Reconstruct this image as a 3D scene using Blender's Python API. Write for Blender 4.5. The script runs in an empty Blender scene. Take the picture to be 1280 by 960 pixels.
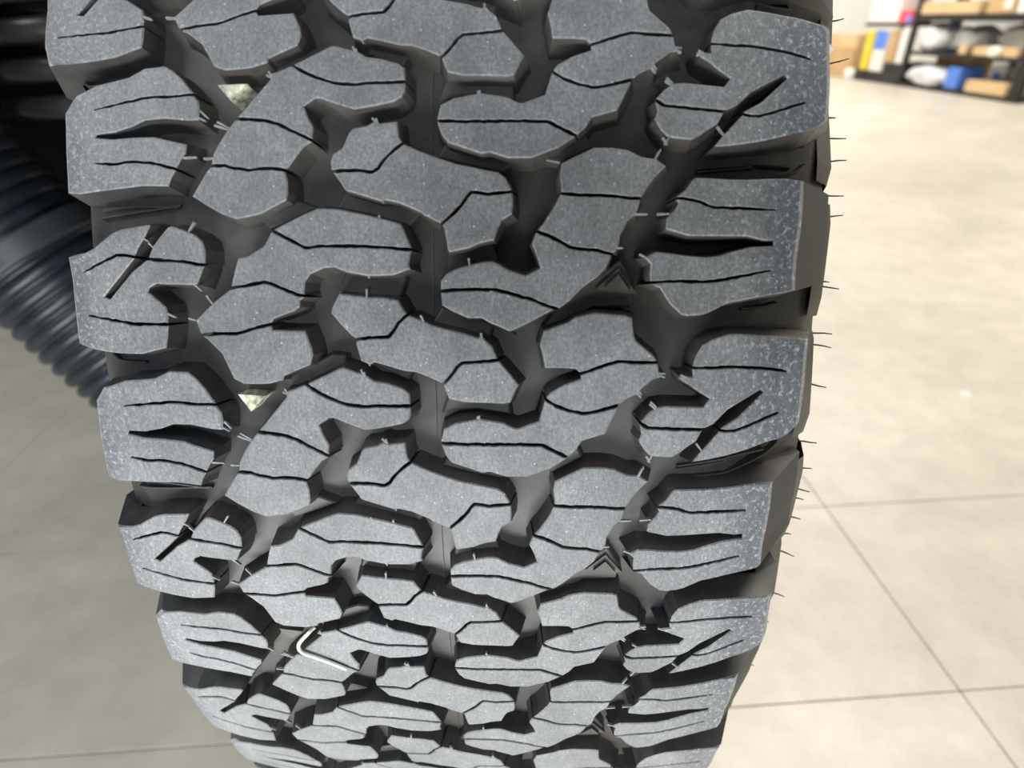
import bpy, bmesh, math, random
from mathutils import Vector, Matrix
from mathutils.geometry import tessellate_polygon

random.seed(7)
scene = bpy.context.scene
C = scene.collection

# ------------------------------------------------------------------ camera
HUB = 0.41                      # wheel radius = height of the hub
CAM = Vector((0.0421574, -0.5439598, 0.6288429))
FWD = Vector((-0.06234528, 0.85487744, -0.51507051))
RGT = Vector((0.99791929, 0.06189323, -0.01806439))
UPV = RGT.cross(FWD)
cam_data = bpy.data.cameras.new('camera')
cam = bpy.data.objects.new('camera', cam_data)
C.objects.link(cam)
M = Matrix((RGT, UPV, -FWD)).transposed().to_4x4()
M.translation = CAM
cam.matrix_world = M
cam_data.sensor_width = 36.0
cam_data.lens = 758.13 / 1280 * 36.0
cam_data.clip_start = 0.005
cam_data.clip_end = 60
cam_data.dof.use_dof = True
cam_data.dof.focus_distance = 0.215
cam_data.dof.aperture_fstop = 8.5
scene.camera = cam

# ------------------------------------------------------------------ light
scene.view_settings.view_transform = 'Standard'
scene.view_settings.look = 'None'
scene.view_settings.gamma = 1.0
scene.view_settings.exposure = 0.0

PSI = math.radians(7.1)         # the room is turned a little against the wheel
RX = Vector((math.cos(PSI), math.sin(PSI), 0))
RY = Vector((-math.sin(PSI), math.cos(PSI), 0))
RO = Vector((CAM.x, CAM.y, 0))
def room(u, v, z=0.0):
    return RO + RX * u + RY * v + Vector((0, 0, z))

world = bpy.data.worlds.new('hall_light')
scene.world = world
world.use_nodes = True
wn = world.node_tree.nodes['Background']
wn.inputs[0].default_value = (0.80, 0.92, 1.0, 1)
wn.inputs[1].default_value = 0.10

def area(name, loc, target, size, power, color=(1, 1, 1), size_y=None):
    l = bpy.data.lights.new(name, 'AREA')
    l.energy = power
    l.color = color
    l.size = size
    if size_y:
        l.shape = 'RECTANGLE'
        l.size_y = size_y
    o = bpy.data.objects.new(name, l)
    C.objects.link(o)
    o.location = loc
    o.rotation_euler = (Vector(target) - Vector(loc)).to_track_quat('-Z', 'Y').to_euler()
    return o
area('front_key', (0.5, -3.0, 1.2), (0.05, -0.4, 0.5), 0.8, 34, (0.88, 0.95, 1.0), 0.6)  # unseen key light, no actual window; set so the phone shades the tread
area('low_fill', (-0.2, -1.0, 0.12), (0, 0, 0.2), 0.8, 9.6, (0.95, 0.99, 1.0), 0.15)  # added fill near the floor, brightens the lower tread
area('overhead_fill', (0, -0.9, 3.2), (0, -0.8, 0), 1.5, 6, (0.96, 0.99, 1.0), 0.5)  # added overhead fill for the front floor and upward groove walls
area('left_fill', (-2.2, -0.7, 2.2), (-0.9, 0.3, 0), 1.2, 32, (0.93, 0.97, 1.0), 1.2)  # unseen fill, added to lift the floor on the left
area('ceiling_lamp_right', room(1.5, 1.35, 2.7), room(1.3, 0.6, 0), 1.3, 72, (1, 0.93, 0.81), 1.3)
area('ceiling_lamp_far', room(2.4, 5.0, 3.2), room(2.6, 5.0, 0), 3.0, 240, (1, 0.94, 0.84), 3.0)
area('wall_fill', room(3.0, 7.4, 2.6), room(3.6, 8.8, 0.6), 1.5, 60, (1, 0.97, 0.92), 1.0)  # extra light added only to whiten the back wall

# ------------------------------------------------------------------ materials
def nodes(m):
    m.use_nodes = True
    nt = m.node_tree
    return nt, nt.nodes['Principled BSDF']
def N(nt, t, **kw):
    n = nt.nodes.new(t)
    for k, v in kw.items():
        if hasattr(n, k): setattr(n, k, v)
        else: n.inputs[k].default_value = v
    return n
def ramp(nt, stops):
    n = nt.nodes.new('ShaderNodeValToRGB')
    e = n.color_ramp.elements
    e[0].position, e[0].color = stops[0][0], (*stops[0][1], 1)
    e[1].position, e[1].color = stops[-1][0], (*stops[-1][1], 1)
    for p, c in stops[1:-1]:
        q = e.new(p); q.color = (*c, 1)
    return n
def L(nt, a, ao, b, bi):
    nt.links.new(a.outputs[ao], b.inputs[bi])
def mix(nt, fac, a, b):
    n = nt.nodes.new('ShaderNodeMix'); n.data_type = 'RGBA'
    nt.links.new(fac, n.inputs[0])
    for i, s in ((6, a), (7, b)):
        if isinstance(s, tuple): n.inputs[i].default_value = (*s, 1)
        else: nt.links.new(s, n.inputs[i])
    return n.outputs[2]
def plain(name, col, rough=0.5, metal=0.0, var=0.0, scale=20.0, emit=None):
    m = bpy.data.materials.new(name)
    nt, b = nodes(m)
    b.inputs['Roughness'].default_value = rough
    b.inputs['Metallic'].default_value = metal
    tc = N(nt, 'ShaderNodeTexCoord')
    no = N(nt, 'ShaderNodeTexNoise', Scale=scale, Detail=4.0)
    L(nt, tc, 'Object', no, 'Vector')
    lo = tuple(c * (1 - var) for c in col); hi = tuple(min(1, c * (1 + var)) for c in col)
    r = ramp(nt, [(0.3, lo), (0.7, hi)])
    L(nt, no, 'Fac', r, 'Fac')
    L(nt, r, 'Color', b, 'Base Color')
    if emit:
        b.inputs['Emission Color'].default_value = (*col, 1)
        b.inputs['Emission Strength'].default_value = emit
    return m

def worn_rubber():
    m = bpy.data.materials.new('worn_tread_rubber')
    nt, b = nodes(m)
    uv = N(nt, 'ShaderNodeUVMap', uv_map='tread')
    # circumferential scuffing: noise stretched along the rolling direction
    mp = N(nt, 'ShaderNodeMapping'); mp.inputs['Scale'].default_value = (0.25, 3.2, 1)
    mp.inputs['Rotation'].default_value = (0, 0, 0.12)
    L(nt, uv, 'UV', mp, 'Vector')
    n1 = N(nt, 'ShaderNodeTexNoise', Scale=1.0, Detail=3.0, Roughness=0.6); L(nt, mp, 'Vector', n1, 'Vector')
    n2 = N(nt, 'ShaderNodeTexNoise', Scale=0.035, Detail=5.0, Roughness=0.62); L(nt, uv, 'UV', n2, 'Vector')
    n3 = N(nt, 'ShaderNodeTexNoise', Scale=2.2, Detail=5.0, Roughness=0.75); L(nt, uv, 'UV', n3, 'Vector')
    base = ramp(nt, [(0.3, (0.100, 0.105, 0.111)), (0.7, (0.185, 0.191, 0.200))]); L(nt, n2, 'Fac', base, 'Fac')
    sx = N(nt, 'ShaderNodeSeparateXYZ'); L(nt, uv, 'UV', sx, 'Vector')
    ab = N(nt, 'ShaderNodeMath', operation='ABSOLUTE'); L(nt, sx, 'Y', ab, 0)
    # the outermost strip of the shoulders is hardly worn: darker, bluer rubber with a ragged border
    nb = N(nt, 'ShaderNodeTexNoise', Scale=0.35, Detail=5.0, Roughness=0.75); L(nt, uv, 'UV', nb, 'Vector')
    am = N(nt, 'ShaderNodeMath', operation='MULTIPLY_ADD'); L(nt, nb, 'Fac', am, 0); am.inputs[1].default_value = 26; L(nt, ab, 'Value', am, 2)
    un = N(nt, 'ShaderNodeMapRange'); un.inputs[1].default_value = 112; un.inputs[2].default_value = 122; L(nt, am, 'Value', un, 0)
    based = mix(nt, un.outputs[0], base.outputs[0], (0.062, 0.070, 0.082))
    def mul(colour, fac_node, stops, strength):
        r_ = ramp(nt, stops); L(nt, fac_node, 'Fac', r_, 'Fac')
        q = N(nt, 'ShaderNodeMix'); q.data_type = 'RGBA'; q.blend_type = 'MULTIPLY'; q.inputs[0].default_value = strength
        nt.links.new(colour, q.inputs[6]); L(nt, r_, 'Color', q, 7)
        return q.outputs[2]
    gk = lambda v: (v, v, v)
    cc = mul(based, n1, [(0.3, gk(0.72)), (0.72, gk(1.3))], 0.8)
    n5 = N(nt, 'ShaderNodeTexNoise', Scale=0.16, Detail=4.0, Roughness=0.6); L(nt, uv, 'UV', n5, 'Vector')
    cc = mul(cc, n5, [(0.3, gk(0.80)), (0.7, gk(1.2))], 0.9)
    n6 = N(nt, 'ShaderNodeTexNoise', Scale=0.9, Detail=4.0, Roughness=0.8); L(nt, uv, 'UV', n6, 'Vector')
    cc = mul(cc, n6, [(0.34, gk(0.5)), (0.66, gk(1.6))], 0.85)
    cc = mul(cc, n3, [(0.3, gk(0.7)), (0.7, gk(1.35))], 0.8)
    # pale grit stuck in the rubber, thicker on the shoulders
    vo = N(nt, 'ShaderNodeTexVoronoi', Scale=0.5); L(nt, uv, 'UV', vo, 'Vector')
    sp = ramp(nt, [(0.0, (1, 1, 1)), (0.09, (1, 1, 1)), (0.13, (0, 0, 0))]); L(nt, vo, 'Distance', sp, 'Fac')
    wn_ = N(nt, 'ShaderNodeTexWhiteNoise'); wn_.noise_dimensions = '3D'
    L(nt, vo, 'Position', wn_, 'Vector')
    keep = ramp(nt, [(0.62, (0, 0, 0)), (0.70, (1, 1, 1))]); L(nt, wn_, 'Value', keep, 'Fac')
    m1 = N(nt, 'ShaderNodeMath', operation='MULTIPLY'); L(nt, sp, 'Color', m1, 0); L(nt, keep, 'Color', m1, 1)
    n4 = N(nt, 'ShaderNodeTexNoise', Scale=0.55, Detail=6.0, Roughness=0.8); L(nt, uv, 'UV', n4, 'Vector')
    sh = N(nt, 'ShaderNodeMapRange'); sh.inputs[1].default_value = 70; sh.inputs[2].default_value = 112
    L(nt, ab, 'Value', sh, 0)
    th = ramp(nt, [(0.53, (0, 0, 0)), (0.61, (1, 1, 1))]); L(nt, n4, 'Fac', th, 'Fac')
    m2 = N(nt, 'ShaderNodeMath', operation='MULTIPLY'); L(nt, th, 'Color', m2, 0); L(nt, sh, 'Result', m2, 1)
    m3 = N(nt, 'ShaderNodeMath', operation='MULTIPLY'); L(nt, m2, 'Value', m3, 0); m3.inputs[1].default_value = 0.6
    mx = N(nt, 'ShaderNodeMath', operation='MAXIMUM'); L(nt, m1, 'Value', mx, 0); L(nt, m3, 'Value', mx, 1)
    c1 = mix(nt, mx.outputs[0], cc, (0.55, 0.57, 0.60))
    nt.links.new(c1, b.inputs['Base Color'])
    rr = N(nt, 'ShaderNodeMapRange'); rr.inputs[3].default_value = 0.42; rr.inputs[4].default_value = 0.66
    L(nt, n3, 'Fac', rr, 0); L(nt, rr, 'Result', b, 'Roughness')
    b.inputs['Specular IOR Level'].default_value = 0.8
    ad = N(nt, 'ShaderNodeMath', operation='ADD'); L(nt, n1, 'Fac', ad, 0); L(nt, n3, 'Fac', ad, 1)
    b.inputs['Sheen Weight'].default_value = 0.35; b.inputs['Sheen Roughness'].default_value = 0.5
    bu = N(nt, 'ShaderNodeBump', Strength=0.5, Distance=0.00025); L(nt, ad, 'Value', bu, 'Height')
    L(nt, bu, 'Normal', b, 'Normal')
    return m
def groove_rubber():
    m = bpy.data.materials.new('groove_rubber')
    nt, b = nodes(m)
    tc = N(nt, 'ShaderNodeTexCoord')
    n1 = N(nt, 'ShaderNodeTexNoise', Scale=14.0, Detail=4.0, Roughness=0.6); L(nt, tc, 'Object', n1, 'Vector')
    n2 = N(nt, 'ShaderNodeTexNoise', Scale=120.0, Detail=5.0, Roughness=0.7); L(nt, tc, 'Object', n2, 'Vector')
    r = ramp(nt, [(0.35, (0.034, 0.035, 0.039)), (0.52, (0.056, 0.050, 0.045)), (0.7, (0.086, 0.080, 0.076))]); L(nt, n1, 'Fac', r, 'Fac')
    g = ramp(nt, [(0.3, (0.7, 0.7, 0.7)), (0.7, (1.35, 1.35, 1.35))]); L(nt, n2, 'Fac', g, 'Fac')
    mu = N(nt, 'ShaderNodeMix'); mu.data_type = 'RGBA'; mu.blend_type = 'MULTIPLY'; mu.inputs[0].default_value = 0.8
    L(nt, r, 'Color', mu, 6); L(nt, g, 'Color', mu, 7)
    nt.links.new(mu.outputs[2], b.inputs['Base Color'])
    rr = N(nt, 'ShaderNodeMapRange'); rr.inputs[3].default_value = 0.34; rr.inputs[4].default_value = 0.6
    L(nt, n2, 'Fac', rr, 0); L(nt, rr, 'Result', b, 'Roughness')
    b.inputs['Specular IOR Level'].default_value = 0.5
    bu = N(nt, 'ShaderNodeBump', Strength=0.35, Distance=0.0004); L(nt, n2, 'Fac', bu, 'Height')
    L(nt, bu, 'Normal', b, 'Normal')
    return m
def concrete():
    m = bpy.data.materials.new('polished_concrete')
    nt, b = nodes(m)
    tc = N(nt, 'ShaderNodeTexCoord')
    n1 = N(nt, 'ShaderNodeTexNoise', Scale=1.6, Detail=7.0, Roughness=0.62, Distortion=0.6); L(nt, tc, 'Object', n1, 'Vector')
    n2 = N(nt, 'ShaderNodeTexNoise', Scale=16.0, Detail=6.0, Roughness=0.7); L(nt, tc, 'Object', n2, 'Vector')
    r = ramp(nt, [(0.3, (0.58, 0.53, 0.45)), (0.55, (0.64, 0.59, 0.505)), (0.75, (0.69, 0.64, 0.55))]); L(nt, n1, 'Fac', r, 'Fac')
    g = ramp(nt, [(0.3, (0.86, 0.86, 0.86)), (0.7, (1.08, 1.08, 1.08))]); L(nt, n2, 'Fac', g, 'Fac')
    mu = N(nt, 'ShaderNodeMix'); mu.data_type = 'RGBA'; mu.blend_type = 'MULTIPLY'; mu.inputs[0].default_value = 1.0
    L(nt, r, 'Color', mu, 6); L(nt, g, 'Color', mu, 7)
    mp = N(nt, 'ShaderNodeMapping'); mp.inputs['Scale'].default_value = (1.2, 5.0, 1); mp.inputs['Rotation'].default_value = (0, 0, 0.9); L(nt, tc, 'Object', mp, 'Vector')
    n7 = N(nt, 'ShaderNodeTexNoise', Scale=1.5, Detail=5.0, Roughness=0.6); L(nt, mp, 'Vector', n7, 'Vector')
    g7 = ramp(nt, [(0.35, (0.93, 0.925, 0.92)), (0.7, (1.05, 1.05, 1.05))]); L(nt, n7, 'Fac', g7, 'Fac')
    mu7 = N(nt, 'ShaderNodeMix'); mu7.data_type = 'RGBA'; mu7.blend_type = 'MULTIPLY'; mu7.inputs[0].default_value = 1.0
    nt.links.new(mu.outputs[2], mu7.inputs[6]); L(nt, g7, 'Color', mu7, 7); mu = mu7
    # a few pale spots of spilt paint
    vo = N(nt, 'ShaderNodeTexVoronoi', Scale=2.3); L(nt, tc, 'Object', vo, 'Vector')
    sp = ramp(nt, [(0.0, (1, 1, 1)), (0.022, (1, 1, 1)), (0.03, (0, 0, 0))]); L(nt, vo, 'Distance', sp, 'Fac')
    c = mix(nt, sp.outputs[0], mu.outputs[2], (0.85, 0.84, 0.8))
    nt.links.new(c, b.inputs['Base Color'])
    rr = N(nt, 'ShaderNodeMapRange'); rr.inputs[3].default_value = 0.22; rr.inputs[4].default_value = 0.5
    L(nt, n1, 'Fac', rr, 0); L(nt, rr, 'Result', b, 'Roughness')
    bu = N(nt, 'ShaderNodeBump', Strength=0.15, Distance=0.002); L(nt, n2, 'Fac', bu, 'Height')
    L(nt, bu, 'Normal', b, 'Normal')
    return m
MT = worn_rubber(); MG = groove_rubber(); MF = concrete()
MU = plain('unworn_black_rubber', (0.022, 0.024, 0.026), 0.55, var=0.15, scale=40)
M_side = plain('sidewall_rubber', (0.11, 0.098, 0.082), 0.6, var=0.25, scale=60)
M_ridge = plain('moulding_flash', (0.085, 0.075, 0.06), 0.5, var=0.2, scale=200)
M_nib = plain('rubber_nib', (0.24, 0.25, 0.26), 0.6, var=0.3, scale=400)
M_hair = plain('vent_hair', (0.02, 0.02, 0.02), 0.5)
M_paint = plain('worn_pale_paint', (0.5, 0.48, 0.36), 0.6, var=0.75, scale=420)
M_wire = plain('bright_steel_wire', (0.93, 0.9, 0.8), 0.3, 0.3, var=0.05, scale=50)
M_black = plain('black_plastic', (0.012, 0.013, 0.014), 0.35, var=0.3, scale=12)
M_hose = plain('blue_black_hose_plastic', (0.014, 0.019, 0.026), 0.36, var=0.35, scale=30)
M_bellows = plain('glossy_black_rubber', (0.035, 0.032, 0.031), 0.28, var=0.3, scale=25)
M_rim = plain('dark_alloy', (0.12, 0.12, 0.12), 0.4, 0.8, var=0.1)

# ------------------------------------------------------------------ object helpers
def link(name, bm, mats, parent=None, smooth=False):
    me = bpy.data.meshes.new(name)
    bm.normal_update()
    bm.to_mesh(me); bm.free()
    for m in (mats if isinstance(mats, (list, tuple)) else [mats]): me.materials.append(m)
    if smooth:
        for p in me.polygons: p.use_smooth = True
    o = bpy.data.objects.new(name, me)
    C.objects.link(o)
    if parent: o.parent = parent
    return o
def tag(o, label=None, cat=None, group=None, kind=None):
    if label: o['label'] = label
    if cat: o['category'] = cat
    if group: o['group'] = group
    if kind: o['kind'] = kind
    return o
def empty(name, loc):
    o = bpy.data.objects.new(name, None)
    o.empty_display_size = 0.05
    C.objects.link(o); o.location = loc
    return o
def frame(u, v, z=0.0, a=0.0):
    """matrix of a spot in the room; local x = room right, y = room depth"""
    m = Matrix.Rotation(PSI + a, 4, 'Z'); m.translation = room(u, v, z)
    return m
def box(bm, x0, x1, y0, y1, z0, z1, mat=0, mtx=None):
    vs = [bm.verts.new((x, y, z)) for z in (z0, z1) for x, y in ((x0, y0), (x1, y0), (x1, y1), (x0, y1))]
    if mtx is not None:
        for v in vs: v.co = mtx @ v.co
    fs = [(3, 2, 1, 0), (4, 5, 6, 7), (0, 1, 5, 4), (1, 2, 6, 5), (2, 3, 7, 6), (3, 0, 4, 7)]
    out = []
    for f in fs:
        g = bm.faces.new([vs[i] for i in f]); g.material_index = mat; out.append(g)
    return vs
def bevel(bm, w, seg=1):
    bmesh.ops.bevel(bm, geom=bm.edges[:], offset=w, segments=seg, affect='EDGES', profile=0.5)
def tube(bm, pts, rad, n=10, cap=True, mat=0):
    """pts world vectors, rad number or list"""
    rings = []
    up = Vector((0.13, 0.2, 0.97))
    for i, p in enumerate(pts):
        a = pts[max(0, i - 1)]; b = pts[min(len(pts) - 1, i + 1)]
        d = (b - a).normalized()
        x = d.cross(up)
        if x.length < 1e-4: x = d.orthogonal()
        x.normalize(); y = d.cross(x).normalized()
        r = rad[i] if isinstance(rad, (list, tuple)) else rad
        rings.append([bm.verts.new(p + (x * math.cos(2 * math.pi * k / n) + y * math.sin(2 * math.pi * k / n)) * r) for k in range(n)])
    for i in range(len(rings) - 1):
        for k in range(n):
            f = bm.faces.new((rings[i][k], rings[i][(k + 1) % n], rings[i + 1][(k + 1) % n], rings[i + 1][k]))
            f.material_index = mat; f.smooth = True
    if cap:
        bm.faces.new(rings[0][::-1]); bm.faces.new(rings[-1])
    return rings

# ------------------------------------------------------------------ the setting
fl = empty('floor', (0, 0, 0)); tag(fl, kind='structure')
bm = bmesh.new(); box(bm, -7, 9, -4, 12, -0.03, -0.004, mtx=frame(0, 0))
link('screed', bm, plain('joint_dust', (0.36, 0.33, 0.28), 0.9, var=0.2), fl)
us = [-7, -0.81, 0.495, 9.0]; vs_ = [-4, -0.9, 0.36, 0.65, 2.2, 5.0, 12.0]
for i in range(3):
    for j in range(len(vs_) - 1):
        bm = bmesh.new()
        g = 0.0006
        box(bm, us[i] + g, us[i + 1] - g, vs_[j] + g, vs_[j + 1] - g, -0.004, 0, mtx=frame(0, 0))
        bevel(bm, 0.0005)
        link('concrete_slab', bm, MF, fl)
M_wall = plain('white_painted_wall', (0.8, 0.79, 0.75), 0.8, var=0.03, scale=2)
def wall(name, u0, u1, v0, v1, z0=0.0, z1=3.6, m=None):
    bm = bmesh.new(); box(bm, u0, u1, v0, v1, z0, z1, mtx=frame(0, 0))
    tag(link(name, bm, m or M_wall), kind='structure')
wall('wall_back', -5, 7.2, 9.0, 9.12)
wall('wall_right', 5.3, 5.42, -2, 8.99)

# ------------------------------------------------------------------ the tyre
ALPHA = math.radians(21.915636)
D = {}
D['cam'] = [0.04215742483382203, 0.5863313684188807, -0.06318832591037309, -0.15944813779376182, 0.006423663294063085, 758.1303740853763, 0.5479039335666759, 0.41065230814283005]
D['co'] = [[-0.006311, 5.168e-05], [-0.000408, -0.0004836], [-0.001691, -0.0003651], [0.01276, -5.651e-05], [0.001949, -0.0003226], [0.003578, -0.0008397], [0.02054, 0.0003138], [-0.002879, 0.00197], [0.02005, 0.002722], [-0.03326, -1.092e-05], [-0.01288, -0.001537], [-0.02717, 0.003456], [-0.02396, -0.00106], [0.002568, -0.000406], [-0.0257, -0.003691], [0.0296, 0.0002736], [0.01979, 0.005872], [0.02846, -0.004905]]
D['wire'] = [[-0.30822, -0.04198, 3], [-0.30902, -0.04291, 2], [-0.31048, -0.04376, 1], [-0.31555, -0.046, -0.3], [-0.32017, -0.0474, -0.8], [-0.32449, -0.04791, -0.8], [-0.32895, -0.04773, -0.8], [-0.33233, -0.04645, -0.8], [-0.3358, -0.04277, -0.8], [-0.34227, -0.03651, -0.8], [-0.34927, -0.03106, -0.8]]
D['nib'] = [[[17.36, -64.85], [15.05, -66.52]], [[12.95, -81.71], [12.18, -80.25]], [[11.47, -79.96], [10.29, -78.69]], [[-9.05, -75.6], [-10.06, -73.17]], [[-0.24, -65.9], [-2.13, -63.62]], [[-3.84, -61.8], [-5.96, -60.21]], [[-10.36, -68.24], [-10.9, -65.6]], [[24.72, -6.97], [23.22, -6.41]], [[19.15, -7.65], [18.03, -7.38]], [[3.23, -11.6], [2.11, -11.04]], [[-1.54, -11.95], [-3.79, -12.03]], [[7.34, 18.25], [5.68, 18.53]], [[-8.69, 4.12], [-10.21, 4.97]], [[-13.61, 21.8], [-15.31, 22.09]], [[20.55, 66.03], [20.6, 69.05]], [[20.66, 72.3], [20.83, 75.45]], [[9.11, 67.68], [8.02, 70.04]], [[11.0, 60.42], [11.01, 62.43]], [[67.09, 74.66], [66.2, 76.71]], [[61.43, 68.84], [60.36, 69.81]], [[58.07, 72.99], [56.74, 74.6]], [[41.93, 72.78], [40.31, 73.82]], [[37.76, 71.35], [35.48, 70.04]], [[66.03, 81.58], [65.76, 84.96]], [[45.72, 88.18], [43.45, 90.1]], [[48.7, -61.28], [47.65, -59.17]], [[46.06, -55.99], [44.75, -52.1]], [[36.86, -66.42], [36.9, -62.54]], [[36.38, -59.83], [36.47, -56.01]], [[61.04, -38.84], [59.56, -37.7]], [[70.1, -12.35], [69.06, -11.79]], [[66.68, -13.76], [65.22, -13.22]], [[46.49, -8.09], [45.24, -7.54]], [[54.17, 20.98], [52.65, 21.26]], [[60.42, -39.42], [59.56, -37.57]], [[61.22, -38.97], [59.8, -38.14]], [[50.32, -60.21], [48.53, -58.42]], [[46.93, -55.07], [45.12, -51.75]], [[67.44, -14.55], [66.02, -14.0]], [[46.71, -9.03], [45.73, -8.18]], [[53.96, 20.57], [52.95, 20.87]], [[62.54, 68.83], [61.21, 70.0]], [[58.74, 73.19], [57.53, 74.64]], [[67.44, 74.8], [67.37, 76.78]], [[66.72, 81.91], [65.78, 84.52]], [[40.94, 73.37], [42.67, 74.43]], [[36.36, 70.74], [38.93, 72.04]]]
D['hair'] = [[0.2555, 4.1, 0.8], [0.2135, 5.5, 1.4], [0.161, 1.4, 0.0], [0.1415, 4.9, 0.0], [0.1195, 5.2, 0.5], [0.0875, 5.0, 0.0], [0.0675, 5.2, 0.6], [0.0065, 2.2, -0.3], [0.002, 5.6, -0.8], [-0.0435, 4.8, -0.3], [-0.055, 5.1, -1.1], [-0.095, 5.2, -1.4], [-0.1565, 4.8, -0.9], [-0.1865, 4.5, -0.6], [-0.211, 5.2, -1.5], [-0.2235, 3.7, -0.9], [-0.247, 3.8, -0.9], [-0.27, 1.6, -0.3], [-0.2945, 4.8, -2.6], [-0.358, 5.4, -2.4], [-0.4075, 2.1, -1.0], [-0.484, 1.5, -1.1], [-0.504, 3.0, -1.1], [-0.727, 2.3, -0.9]]
D['tie'] = [[[63.8, -41.36], [68.67, -31.16], [71.53, -25.19], [71.01, -20.77], [67.67, -20.97], [62.21, -31.01], [58.34, -39.55]], [[19.97, -45.83], [24.65, -33.68], [22.57, -27.57], [19.05, -35.76], [16.4, -42.82]], [[73.89, -14.64], [70.47, -2.57], [68.47, 0.31], [64.22, -1.39], [66.95, -8.33], [69.47, -14.11]], [[27.53, -18.27], [24.59, -6.89], [24.02, -2.72], [20.96, 3.5], [17.36, 0.18], [19.65, -8.78], [21.27, -15.39], [22.44, -21.44]], [[3.89, -19.58], [2.77, -12.85], [3.13, -4.9], [4.61, -0.62], [-3.56, -3.24], [-3.36, -13.06], [-2.28, -22.01]], [[9.91, 11.75], [11.1, 17.69], [13.16, 24.48], [6.83, 26.29], [6.19, 17.69], [3.54, 11.1]], [[61.71, 11.85], [61.33, 21.0], [60.72, 29.55], [54.03, 30.28], [55.49, 19.96], [55.12, 12.5], [54.09, 9.05]], [[41.19, 10.88], [38.43, 25.97], [37.08, 32.34], [33.1, 27.2], [34.68, 18.48], [37.11, 8.56]], [[-6.06, 9.78], [-9.46, 21.54], [-10.9, 24.56], [-14.43, 23.95], [-14.94, 20.31], [-12.5, 10.6], [-11.07, 6.35]], [[37.5, 34.64], [43.19, 48.29], [45.55, 50.51], [40.48, 52.96], [37.97, 48.44], [35.58, 43.9]], [[-6.38, 43.71], [0.35, 51.87], [5.33, 58.81], [7.98, 62.25], [-0.14, 66.76], [-5.41, 65.81], [-5.74, 54.45], [-8.98, 49.76], [-12.55, 39.64]]]
D['rib'] = [[[35.79, 84.2], [37.76, 100.41], [38.16, 101.01], [38.91, 114.18]], [[34.78, 84.25], [36.91, 100.46], [37.21, 99.22]], [[-6.35, 100.83], [-5.95, 107.54], [-4.75, 113.3]], [[20.72, -103.7], [22.05, -89.8], [24.05, -73.27]], [[69.52, -105.33], [66.79, -100.93], [66.62, -90.77]], [[32.01, 87.81], [32.95, 101.15], [37.03, 114.49], [40.83, 119.65]], [[23.49, -102.48], [23.99, -89.6], [23.56, -74.16]]]
D['T'] = {}
D['T']['TRI'] = [[59.09, -55.42], [58.89, -46.35], [53.94, -51.61]]
D['T']['TRR'] = [[-0.19, 56.85], [4.34, 61.7], [-1.3, 66.09]]
D['B'] = {}
D['B']['CB1'] = [
    [[32.08, -21.3, 1], [32.34, -17.64, 1], [32.31, -13.55, 1], [31.84, -9.6, 1], [32.96, -7.73, 1], [35.37, -5.97, 1], [37.6, -3.64, 1], [39.84, -0.77, 0], [41.82, -1.79, 0], [46.06, -2.17, 0], [45.54, -7.03, 0], [46.08, -8.75, 0], [44.86, -11.06, 0], [44.22, -14.82, 0], [43.1, -16.0, 0], [38.85, -17.99, 0], [36.9, -20.89, 0], [34.63, -21.59, 0]],
    [[32.08, -21.3, 1], [32.34, -17.64, 1], [32.31, -13.55, 1], [31.84, -9.6, 1], [32.96, -7.73, 1], [35.37, -5.97, 1], [37.6, -3.64, 1], [39.84, -0.77, 0], [37.57, 4.37, 0], [35.61, 9.77, 0], [33.94, 15.17, 0], [31.77, 26.49, 0], [30.39, 28.48, 0], [27.35, 30.22, 0], [26.52, 30.51, 1], [25.65, 23.73, 1], [26.08, 21.46, 1], [26.29, 18.9, 1], [25.06, 17.77, 1], [22.28, 15.78, 1], [19.49, 12.91, 1], [17.38, 10.49, 0], [19.74, 5.43, 0], [20.46, 4.57, 0], [23.06, -1.48, 0], [23.89, -5.53, 0], [23.5, -6.7, 0], [26.42, -16.6, 0], [26.81, -17.47, 0], [30.66, -20.03, 0]],
    [[17.38, 10.49, 1], [19.49, 12.91, 1], [22.28, 15.78, 1], [25.06, 17.77, 1], [26.29, 18.9, 1], [26.08, 21.46, 1], [25.65, 23.73, 1], [26.52, 30.51, 0], [23.2, 30.84, 0], [20.27, 30.6, 0], [18.47, 27.78, 0], [16.25, 26.66, 0], [12.93, 25.54, 0], [12.07, 21.53, 0], [10.66, 18.37, 0], [9.52, 12.87, 0], [10.07, 12.3, 0], [16.16, 11.29, 0]]]
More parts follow.
